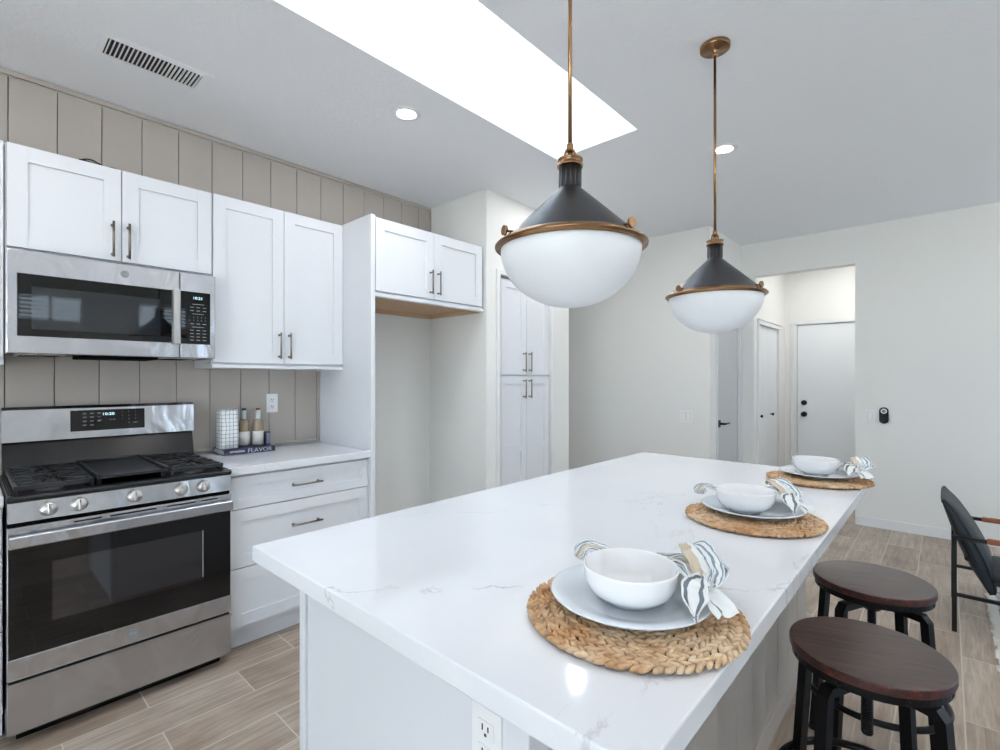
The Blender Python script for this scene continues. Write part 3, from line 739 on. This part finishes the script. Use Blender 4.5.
b.cyl((px, py, PZ+DZ+.226), (px, py, PZ+DZ+.244), .0075, seg=16); b.lathe([(.0, .0), (.009, 0), (.009, .02), (.006, .024), (0, .024)], (px, py, PZ+DZ+.246), 20); b.build('loop', p)
b = MB(M['brass']); b.cyl((px, py, PZ+DZ+.26), (px, py, ZC-.02), .0056, seg=16); b.build('rod', p)
b = MB(M['brass']); b.lathe([(0, -.052), (.009, -.05), (.011, -.04), (.013, -.026), (.018, -.022), (.056, -.021), (.060, -.018), (.061, -.001), (0, -.001)], (px, py, ZC), 48); b.build('canopy', p)
p2 = copy_tree(p); p2.location = (2.472, 2.172, PZ+.003); p2.rotation_euler.z = math.radians(-5)
p2['label'] = 'smaller looking far pendant lamp with round brass ceiling plate in view'

# ------------------------------------------------------------------ island
IX0, IX1, IY0, IY1 = 1.874, 2.961, .505, 2.716
b = MB(M['quartz']); b.box(IX0, IX1, IY0, IY1, .885, .925, .003); tag(b.build('island_countertop'), 'large white veined stone slab on top of the island', 'countertop')
I = root('kitchen_island', (2.32, 1.65, 0), 'white kitchen island with grooved side panelling under the large stone slab', 'island')
BX_0, BX_1, BY0, BY1 = 1.932, 2.705, .612, 2.69
b = MB(M['cab']); b.box(BX_0+.01, BX_1, BY0+.008, BY1, 0.0, .884); b.build('island_body', I)
b = MB(M['cab']); b.box(BX_0, BX_0+.028, BY0-.008, BY0+.05, 0, .884, .001); b.build('corner_post', I)
b = MB(M['cab']); b.box(BX_1-.045, BX_1+.012, BY0-.008, BY0+.05, 0, .884, .002); b.build('corner_post', I)
b = MB(M['cab']); b.box(BX_0+.03, BX_1-.047, BY0, BY0+.008, 0.0, .884); b.build('end_panel', I)
b = MB(M['shiplap'], M['shiplap_gap']); b.mi = 1; b.box(BX_1+.0002, BX_1+.001, BY0+.052, BY1, .0, .884); b.mi = 0; k = 1.479-.17*6
while k < BY1-.01:
    e_ = min(k+.17, BY1)
    if e_ > BY0+.07: b.box(BX_1+.001, BX_1+.010, max(k, BY0+.051)+.0018, e_-.0018, .085, .884, .002, 1)
    k = e_
b.box(BX_1, BX_1+.018, BY0+.052, BY1, 0, .085, .004); b.build('grooved_panelling', I)
b = MB(M['cab'])
for k, y0 in enumerate((.63, 1.32, 2.01)): pass
for y0, y1 in ((.64, 1.31), (1.314, 1.99), (1.994, 2.685)):
    for (z0, z1) in ((.12, .87),):
        b.box(BX_0-.008, BX_0+.01, y0, y1, z0, z1, .002)
b.build('back_doors', I)

def outlet(name, mp, a, z, label, cat='outlet'):
    r = root(name, tuple(mp(Vector((a, z, 0)))), label, cat)
    b = MB(M['white_plastic']); b.box(a-.036, a+.036, z-.059, z+.059, 0, .006, .0025, fn=mp); b.build('plate', r)
    for s_ in (-.021, .021):
        b = MB(M['white_plastic'], M['slot']); b.box(a-.018, a+.018, z+s_-.015, z+s_+.015, .005, .0078, .002, fn=mp); b.mi = 1
        b.box(a-.0085, a-.0055, z+s_-.002, z+s_+.009, .0078, .0082, fn=mp); b.box(a+.005, a+.008, z+s_-.001, z+s_+.008, .0078, .0082, fn=mp); b.box(a-.0028, a+.0028, z+s_-.011, z+s_-.0055, .0078, .0082, .0005, fn=mp)
        b.build('socket', r)
    return r
outlet('wall_outlet', mx(.0132), 1.331, 1.203, 'white double outlet on the greige splashback beside the bottles')
outlet('wall_outlet', my(BY0), 2.621, .733, 'white double outlet on the near end of the island under the slab')
def switch(a, z, mp, label, n_):
    r = root('light_switch', tuple(mp(Vector((a, z, 0)))), label, 'switch'); hw = .036 if n_ == 1 else .06
    b = MB(M['white_plastic']); b.box(a-hw, a+hw, z-.058, z+.058, 0, .006, .0025, fn=mp); b.build('plate', r)
    for i in range(n_):
        c = a+(i-(n_-1)/2)*.046; b = MB(M['white_plastic'], M['cabgap']); b.mi = 1; b.box(c-.0195, c+.0195, z-.0365, z+.0365, .0055, .0064, fn=mp); b.mi = 0; b.box(c-.017, c+.017, z-.034, z+.034, .006, .011, .0015, fn=mp); b.build('rocker', r)
switch(1.358, .999, my(4.68), 'white double light switch on the wall behind the small pendant', 2)
switch(2.683, 1.016, my(YF), 'white single light switch right of the hallway opening', 1)
r = root('wall_control', (2.785, YF, 1.03), 'small black oval control with white button on the far wall', 'control')
b = MB(M['black']); mp = my(YF)
pts = []
for k in range(32):
    a_ = 2*PI*k/32; pts.append((2.785+.034*math.cos(a_), 1.027+(.040 if math.sin(a_) > 0 else -.040)+.034*math.sin(a_)))
def prism(b, pts, d0, d1, mp, ins=0):
    n_ = len(pts); cx_ = sum(p[0] for p in pts)/n_; cz_ = sum(p[1] for p in pts)/n_
    vs = [mp(Vector((p[0], p[1], d0))) for p in pts]+[mp(Vector((p[0], p[1], d1-.004))) for p in pts]+[mp(Vector((cx_+(p[0]-cx_)*.9, cz_+(p[1]-cz_)*.94, d1))) for p in pts]
    fs = [tuple(range(n_))[::-1], tuple(range(2*n_, 3*n_))]
    for j in (0, 1): fs += [(j*n_+i, j*n_+(i+1) % n_, (j+1)*n_+(i+1) % n_, (j+1)*n_+i) for i in range(n_)]
    b.poly(vs, fs, False)
prism(b, pts, 0, .022, mp); b.build('body', r)
b = MB(M['white_plastic'], M['badge']); f = lambda q: Vector((2.785+q.x, YF-.022-q.z, 1.066+q.y)); b.lathe([(0, 0), (.023, 0), (.022, .004), (.014, .005)], fn=f, seg=28); b.mi = 1; b.lathe([(.014, .005), (0, .005)], fn=f, seg=28); b.build('button', r)

# ------------------------------------------------------------------ place settings
ZT = .9255
def make_mat(cx_, cy_):
    r = root('placemat', (cx_, cy_, ZT), '', 'placemat', 'round woven placemats on the island')
    b = MB(M['braid_gap_shade']); b.lathe([(0, 0), (.178, 0), (.180, .004), (.176, .006), (0, .006)], (cx_, cy_, ZT), 64); b.build('mat_core', r)
    b = MB(M['braid']); rnd = random.Random(3)
    rr_ = .012; ring = 0
    while rr_ < .186:
        for sgn in (-1, 1):
            rad = rr_+sgn*.0052
            n_ = max(5, int(2*PI*rad/.0158))
            for k in range(n_):
                a_ = 2*PI*(k+(.5 if sgn > 0 else 0))/n_+ring*.37+rnd.uniform(-.02, .02)
                R_ = Matrix.Rotation(a_+PI/2+sgn*math.radians(30)*(1 if ring % 1 == 0 else -1), 3, 'Z') @ Matrix.Rotation(rnd.uniform(-.16, .16), 3, 'Y')
                s_ = rnd.uniform(.9, 1.1)
                b.ell((cx_+rad*math.cos(a_), cy_+rad*math.sin(a_), ZT+.0075+rnd.uniform(-.0006, .0008)), (.0140*s_, .0049*s_, .0052), R_, 8, 5)
        rr_ += .0212; ring += 1
    b.build('braid', r); return r
def make_plate(cx_, cy_):
    b = MB(M['plate']); r_ = .146
    b.lathe([(0, 0), (.082, 0), (.084, .002), (.110, .010), (r_, .019), (r_+.001, .021), (r_-.002, .0225), (.112, .0135), (.090, .0065), (.083, .0045), (0, .0045)], (cx_, cy_, ZT+.0135), 72)
    return tag(b.build('plate'), '', 'plate', 'dinner plates on the placemats')
def make_bowl(cx_, cy_):
    b = MB(M['ceramic']); z0 = ZT+.0185
    b.lathe([(0, .0), (.036, 0), (.044, .0), (.045, .0045), (.047, .006), (.064, .012), (.077, .024), (.084, .042), (.0865, .062), (.0872, .066), (.086, .0675), (.0835, .065), (.080, .044), (.072, .027), (.058, .015), (.038, .0095), (0, .008)], (cx_, cy_, z0), 72)
    return tag(b.build('bowl'), '', 'bowl', 'white bowls on the plates')
def cloth(b, path, widths, folds, amp, thick=.0022, nu=60, nv=26, v0=0, v1=1, phase=0, drop=0):
    """ribbon of pleated cloth along a path; UV v runs across the stripes"""
    uvl = b.bm.loops.layers.uv.verify()
    P = smooth_pts(path, 12); W_ = smooth_pts([(w_, 0, 0) for w_ in widths], 12)
    n_ = len(P); grid = []
    for i, p in enumerate(P):
        d = (P[min(i+1, n_-1)]-P[max(i-1, 0)]); d.z = 0; d.normalize(); s_ = Vector((d.y, -d.x, 0)); w_ = W_[min(i, len(W_)-1)].x
        row_ = []
        for j in range(nv+1):
            t = j/nv; a_ = folds*2*PI*t+phase+i*.03
            q = p+s_*(w_*(t-.5))+s_*math.cos(a_)*w_*.10+Vector((0, 0, amp*math.sin(a_)*(.6+.4*math.sin(i*.15+t*3))-drop*(abs(t-.5)*2)**2))
            nv3 = mnoise.noise_vector(q*38)*.0045+mnoise.noise_vector(q*90)*.0018
            row_.append(b.bm.verts.new(q+Vector((nv3.x, nv3.y, nv3.z*.9))))
        grid.append(row_)
    for i in range(n_-1):
        for j in range(nv):
            f = b.bm.faces.new([grid[i][j], grid[i+1][j], grid[i+1][j+1], grid[i][j+1]]); f.smooth = True
            for lp, (ii, jj) in zip(f.loops, ((i, j), (i+1, j), (i+1, j+1), (i, j+1))): lp[uvl].uv = (ii/(n_-1), v0+(v1-v0)*jj/nv)
def make_napkin(cx_, cy_, var=0):
    r = root('napkin', (cx_, cy_, ZT+.05), '', 'napkin', 'striped napkins tucked behind the bowls')
    o = Vector((cx_, cy_, 0)); q = lambda x, y, z: o+Vector((x, y, z))
    b = MB(M['napkin'])
    cloth(b, [q(-.156, .080, .962), q(-.148, .092, .980), q(-.128, .102, .986), q(-.07, .112, .974), q(-.02, .128, .978), q(.02, .140, .982), q(.060, .138, .992), q(.098, .112, .996), q(.120, .072, .992), q(.136, .038, .984)],
          [.050, .074, .056, .030, .035, .060, .100, .095, .060, .022], 3.5, .0065, nv=36)
    s_ = b.build('bundle', r); mo = s_.modifiers.new('s', 'SOLIDIFY'); mo.thickness = .0016
    b = MB(M['napkin'])
    cloth(b, [q(.132, .046, .986), q(.148, .034, .985), q(.166, .020, .978), q(.184, .010, .966)], [.016, .036, .052, .050], 1.5, .005, v0=.62, v1=.74)
    s_ = b.build('tail', r); mo = s_.modifiers.new('s', 'SOLIDIFY'); mo.thickness = .0016
    b = MB(M['napkin'])
    cloth(b, [q(.122, .066, 1.000), q(.124, .032, 1.004), q(.132, .004, .998), q(.142, -.022, .984), q(.152, -.044, .970)], [.014, .036, .050, .042, .006], 1.2, .007, v0=.64, v1=.83, nv=22)
    s_ = b.build('front_fold', r); mo = s_.modifiers.new('s', 'SOLIDIFY'); mo.thickness = .0016
    b = MB(M['napkin'])
    cloth(b, [q(.045, .190, 1.00), q(.066, .166, 1.018), q(.100, .128, 1.012), q(.128, .088, .996), q(.142, .044, .984)], [.020, .055, .060, .045, .016], 1.6, .006, v0=.0, v1=.5, nv=22, phase=1)
    s_ = b.build('back_fold', r); mo = s_.modifiers.new('s', 'SOLIDIFY'); mo.thickness = .0016
    return r
mats_ = [(2.780, .829), (2.764, 1.64), (2.800, 2.459)]
pls = [(2.764, .847), (2.752, 1.677), (2.795, 2.49)]
bws = [(2.768, .843), (2.738, 1.658), (2.785, 2.497)]
mat0 = make_mat(*mats_[0]); pl0 = make_plate(*pls[0]); bw0 = make_bowl(*bws[0]); nk0 = make_napkin(2.755, .845)
WHO = ('nearest the viewer', 'in the middle of the island', 'at the far end of the island')
for i in range(3):
    for src, pos, txt in ((mat0, mats_, 'round braided straw placemat %s'), (pl0, pls, 'pale round plate on the placemat %s'), (bw0, bws, 'white ceramic bowl on the plate %s')):
        o = src if i == 0 else copy_tree(src)
        if i: o.location = (pos[i][0], pos[i][1], o.location.z); o.rotation_euler.z = i*1.3
        o['label'] = txt % WHO[i]
nk0['label'] = 'striped blue and white napkin wrapped behind the bowl nearest the viewer'
n2 = copy_tree(nk0); n2.location = (2.727, 1.662, n2.location.z); n2.rotation_euler.z = math.radians(4); n2['label'] = 'striped blue and white napkin wrapped behind the middle bowl of the island'
n3 = copy_tree(nk0); n3.location = (2.792, 2.485, n3.location.z); n3.rotation_euler.z = math.radians(-24); n3.scale = (1.06, 1.0, 1); n3['label'] = 'striped napkin wrapped behind the bowl at the far end of the island'

# ------------------------------------------------------------------ counter decor
b = MB(M['book'], M['pages'], M['foil'], M['whiteink'])
b.box(.035, .212, .985, 1.268, .9255, .9285, .001); b.box(.035, .212, .985, 1.268, .9535, .9565, .001); b.box(.208, .212, .985, 1.268, .9286, .9534, .001)
b.mi = 1; b.box(.040, .208, .989, 1.264, .9286, .9534)
bk = tag(b.build('book'), 'navy cookbook lying flat under the grid patterned vase and bottles', 'book')
b = MB(M['foil']); text_into(b, 'FLAVOR', .034, face_x(.2124, 1.180, .9408), xs=1.12); b.build('spine_title', bk)
b = MB(M['whiteink']); text_into(b, 'OTTOLENGHI', .0125, face_x(.2124, 1.055, .9420), xs=1.0, offset=.0003); b.build('spine_author', bk)
# vase: rounded square canister
b = MB(M['grid']); uvl = b.bm.loops.layers.uv.verify(); vx, vy = .125, 1.031
def sq(r_, t): # superellipse
    c, s_ = math.cos(t), math.sin(t); n_ = 5
    k = (abs(c)**n_+abs(s_)**n_)**(-1/n_); return (r_*k*c, r_*k*s_)
prof = [(.0465, 0), (.050, .004), (.051, .10), (.049, .215), (.047, .224), (.043, .226), (.042, .21), (.042, .02), (.0, .02)]
rings = []
for r_, z in prof:
    rings.append([b.bm.verts.new(Vector((vx+sq(max(r_, .0005), 2*PI*k/48)[0], vy+sq(max(r_, .0005), 2*PI*k/48)[1], .957+z))) for k in range(48)])
for i, (A, B) in enumerate(zip(rings, rings[1:])):
    for k in range(48):
        f = b.bm.faces.new([A[k], A[(k+1) % 48], B[(k+1) % 48], B[k]]); f.smooth = True
        for lp, (kk, zz) in zip(f.loops, ((k, prof[i][1]), (k+1, prof[i][1]), (k+1, prof[i+1][1]), (k, prof[i+1][1]))): lp[uvl].uv = (kk/48, zz/.221)
b.bm.faces.new(rings[0][::-1])
tag(b.build('vase'), 'white square vase with thin dark grid lines standing on the cookbook', 'vase')
def bottle(x, y, label, lab, cork, h=.0):
    r = root('bottle', (x, y, .957), label, 'bottle', 'tan bottles standing on the cookbook')
    b = MB(M['amber'], M['paleglass']); b.lathe([(0, 0), (.028, 0), (.030, .004), (.030, .130), (.026, .150), (.014, .160)], (x, y, .957), 32); b.mi = 1
    b.lathe([(.014, .160), (.0125, .166), (.0125, .205), (.0145, .207), (.0145, .212), (0, .212)], (x, y, .957), 32); b.build('bottle_body', r)
    b = MB(M['label']); b.lathe([(.0302, .006), (.0306, .006), (.0306, .086), (.0302, .086)], (x, y, .957), 32); b.build('label', r)
    b = MB(cork); b.lathe([(.0, .212), (.012, .212), (.0125, .222), (.011, .224), (0, .224)], (x, y, .957), 24); b.build('stopper', r)
bottle(.085, 1.137, 'tan bottle with dark stopper, next to the grid patterned vase', None, M['cork2'])
bottle(.110, 1.208, 'tan bottle with rust stopper, right of the other bottle on the cookbook', None, M['cork'])
b = MB(M['navybox'], M['foil']); b.box(.10, .15, 1.2405, 1.267, .957, 1.036, .002); b.mi = 1
for k in range(5): b.box(.15, .1503, 1.243+k*.005, 1.2445+k*.005, .965, 1.03)
tag(b.build('small_box'), 'small navy patterned box on the right end of the cookbook', 'box')

# ------------------------------------------------------------------ stools
SZ = .66
def make_stool(x, y):
    r = root('bar_stool', (x, y, 0), '', 'stool', 'round bar stools along the island')
    b = MB(M['stoolwood'], M['stooledge'])
    b.mi = 1; b.lathe([(.150, SZ-.022), (.1715, SZ-.022), (.1735, SZ-.019), (.1735, SZ-.003), (.1715, SZ-.0004)], (x, y, 0), 96, smooth=False); b.mi = 0
    b.lathe([(.1715, SZ-.0004), (.170, SZ), (0, SZ)], (x, y, 0), 96, smooth=False); b.build('seat', r)
    b = MB(M['stool_metal'])
    b.lathe([(.155, SZ-.042), (.168, SZ-.042), (.1685, SZ-.0225), (.155, SZ-.0225), (.155, SZ-.042)], (x, y, 0), 64, smooth=False)
    for a_ in (0, PI/2): 
        d = Vector((math.cos(a_), math.sin(a_), 0)); b.tube([Vector((x, y, SZ-.035))-d*.152, Vector((x, y, SZ-.035))+d*.152], .014, 4, sq=(1.2, .5))
    for k in range(8):
        a_ = k*PI/4+.2; d = Vector((math.cos(a_), math.sin(a_), 0)); c_ = Vector((x, y, SZ-.033))+d*.167; b.cyl(c_, c_+d*.003, .006, .004, 12)
    b.build('seat_ring', r)
    b = MB(M['stool_metal']); pts = []
    b.cyl((x, y, .44), (x, y, SZ-.036), .0115, seg=16)
    for k in range(26): b.lathe([(.0115, -.0022), (.0138, 0), (.0115, .0022)], (x, y, .445+k*.0062), 16)
    b.build('screw', r)
    b = MB(M['stool_metal']); b.lathe([(.013, -.02), (.026, -.02), (.026, .022), (.013, .022)], (x, y, .575), 24); b.build('hub', r)
    for k in range(4):
        a_ = k*PI/2+PI/4; d = Vector((math.cos(a_), math.sin(a_), 0)); o = Vector((x, y, 0))
        b = MB(M['stool_metal'])
        b.tube([o+d*.02+Vector((0, 0, .588)), o+d*.154+Vector((0, 0, .588)), o+d*.162+Vector((0, 0, .578)), o+d*.205+Vector((0, 0, .012))], .0205, 4, sq=(1, .8))
        lg = b.build('leg', r)
        b = MB(M['black']); b.cyl(o+d*.2085+Vector((0, 0, 0)), o+d*.2075+Vector((0, 0, .016)), .019, .016, 16); b.build('foot_cap', lg)
    b = MB(M['stool_metal']); b.tube([(x+.203*math.cos(2*PI*k/56), y+.203*math.sin(2*PI*k/56), .272) for k in range(56)], .0105, 12, closed=True); b.build('foot_ring', r)
    return r
s0 = make_stool(3.054, 1.578); s0.rotation_euler.z = math.radians(20); s0['label'] = 'front round bar stool with reddish dark wood seat, nearest the viewer'
s1 = copy_tree(s0); s1.location = (3.012, 2.145, 0); s1.rotation_euler.z = math.radians(20); s1['label'] = 'second round bar stool with dark wood seat, behind the front one'

# ------------------------------------------------------------------ rug and lounge chair
b = MB(M['rug'], M['fringe'])
b.box(3.42, 5.9, 1.6, 5.0, .001, .011, .003)
b.mi = 1; rnd = random.Random(5); y = 1.6
while y < 5.0:
    e_ = min(5.0, y+.03); x0 = 3.385+rnd.uniform(-.008, .008); b.box(x0, 3.43, y, e_, .001, .0125+rnd.uniform(0, .002), .004, 1); y = e_
tag(b.build('rug'), 'faded blue and ivory rug with a ragged pale edge under the lounge chair', 'rug')

Lc = root('lounge_chair', (3.53, 3.87, 0), 'black leather lounge chair with metal frame and wooden arms at the right edge', 'chair')
ya, yb = 3.60, 4.15; xl, xf = 3.236, 3.91
for yy in (ya, yb):
    b = MB(M['black']); b.tube([(xl, yy, 0), (xl, yy, .508)], .0145, 4, sq=(1, 1)); b.build('leg', Lc)
    b = MB(M['black']); b.tube([(xf, yy, .012 if True else 0), (xf, yy, .508)], .0145, 4, sq=(1, 1)); b.build('leg', Lc)
    b = MB(M['black'], M['armwood']); b.tube([(xl-.012, yy, .508), (xl+.17, yy, .508)], .013, 4, sq=(1, 1)); b.mi = 0; b.tube([(xl, yy, .20), (xf, yy, .20)], .012, 4, sq=(1, 1))
    b.tube([(xf-.06, yy, .508), (xf+.012, yy, .508)], .013, 4, sq=(1, 1)); b.build('side_rail', Lc)
    b = MB(M['armwood']); b.box(xl+.125, xf-.05, yy-.018, yy+.018, .497, .523, .006); b.build('armrest', Lc)
b = MB(M['black'])
for xx in (xl, xf): b.tube([(xx, ya, .20), (xx, yb, .20)], .011, 4, sq=(1, 1))
b.tube([(xl+.05, ya, .40), (xl+.05, yb, .40)], .011, 10); b.tube([(xl, ya, .38), (xl, yb, .38)], .010, 10); b.build('cross_rail', Lc)
def cushion(profile, y0, y1, name):
    # profile: centreline (x,z,halfthick)
    b = MB(M['leather']); cs = smooth_pts([(p[0], 0, p[1]) for p in profile], 6); hs = smooth_pts([(p[2], 0, 0) for p in profile], 6)
    top = []; bot = []
    for i, c_ in enumerate(cs):
        d = cs[min(i+1, len(cs)-1)]-cs[max(i-1, 0)]; d.normalize(); nrm = Vector((-d.z, 0, d.x)); h = hs[i].x
        top.append((c_+nrm*h, c_-nrm*h))
    ny = 12; G = []
    for j in range(ny+1):
        t = j/ny; e_ = 1-abs(2*t-1)**6; yy = y0+(y1-y0)*t; k = .45+.55*e_
        G.append([[b.bm.verts.new(Vector((m_.x, yy, m_.z))) for m_ in [(A+B)/2+(A-B)/2*k for A, B in top]], [b.bm.verts.new(Vector((m_.x, yy, m_.z))) for m_ in [(A+B)/2-(A-B)/2*k for A, B in top]]])
    n_ = len(cs); fs = []
    for j in range(ny):
        for i in range(n_-1):
            for s_ in (0, 1): fs.append(b.bm.faces.new([G[j][s_][i], G[j][s_][i+1], G[j+1][s_][i+1], G[j+1][s_][i]]))
        for i in (0, n_-1): fs.append(b.bm.faces.new([G[j][0][i], G[j][1][i], G[j+1][1][i], G[j+1][0][i]]))
    for j in (0, ny):
        for i in range(n_-1): fs.append(b.bm.faces.new([G[j][0][i], G[j][0][i+1], G[j][1][i+1], G[j][1][i]]))
    b._fin(fs, True); o = b.build(name, Lc)
    for j in (0, ny):
        b = MB(M['black']); yy = y0 if j == 0 else y1
        b.tube([Vector((A.x, yy, A.z)) for A, B in [((a_+c_)/2+(a_-c_)/2*.45, 0) for a_, c_ in top]], .0035, 6); b.tube([Vector((A.x, yy, A.z)) for A, B in [((a_+c_)/2-(a_-c_)/2*.45, 0) for a_, c_ in top]], .0035, 6)
        b.build('piping', o)
cushion([(3.188, .690, .010), (3.228, .625, .032), (3.290, .485, .050), (3.340, .36, .050), (3.385, .225, .022)], ya+.035, yb-.035, 'back_cushion')
cushion([(3.385, .29, .025), (3.50, .30, .045), (3.70, .34, .05), (3.90, .375, .03)], ya+.035, yb-.035, 'seat_cushion')

# ------------------------------------------------------------------ daylight portals in the window openings
def portal(loc, rot, sx, sy):
    d = bpy.data.lights.new('portal', 'AREA'); d.shape = 'RECTANGLE'; d.size = sx; d.size_y = sy; d.cycles.is_portal = True
    o = bpy.data.objects.new('portal', d); C.objects.link(o); o.location = loc; o.rotation_euler = rot
portal(((SKX0+SKX1)/2, (SKY0+SKY1)/2, zt+.06), (0, 0, 0), SKX1-SKX0, SKY1-SKY0)
for (h0, h1, z0, z1) in holes: portal((XR+.13, (h0+h1)/2, (z0+z1)/2), (0, PI/2, 0), z1-z0, h1-h0)
portal(((BX0+BX1)/2, YB-.13, 1.17), (PI/2, 0, 0), BX1-BX0, 2.3)
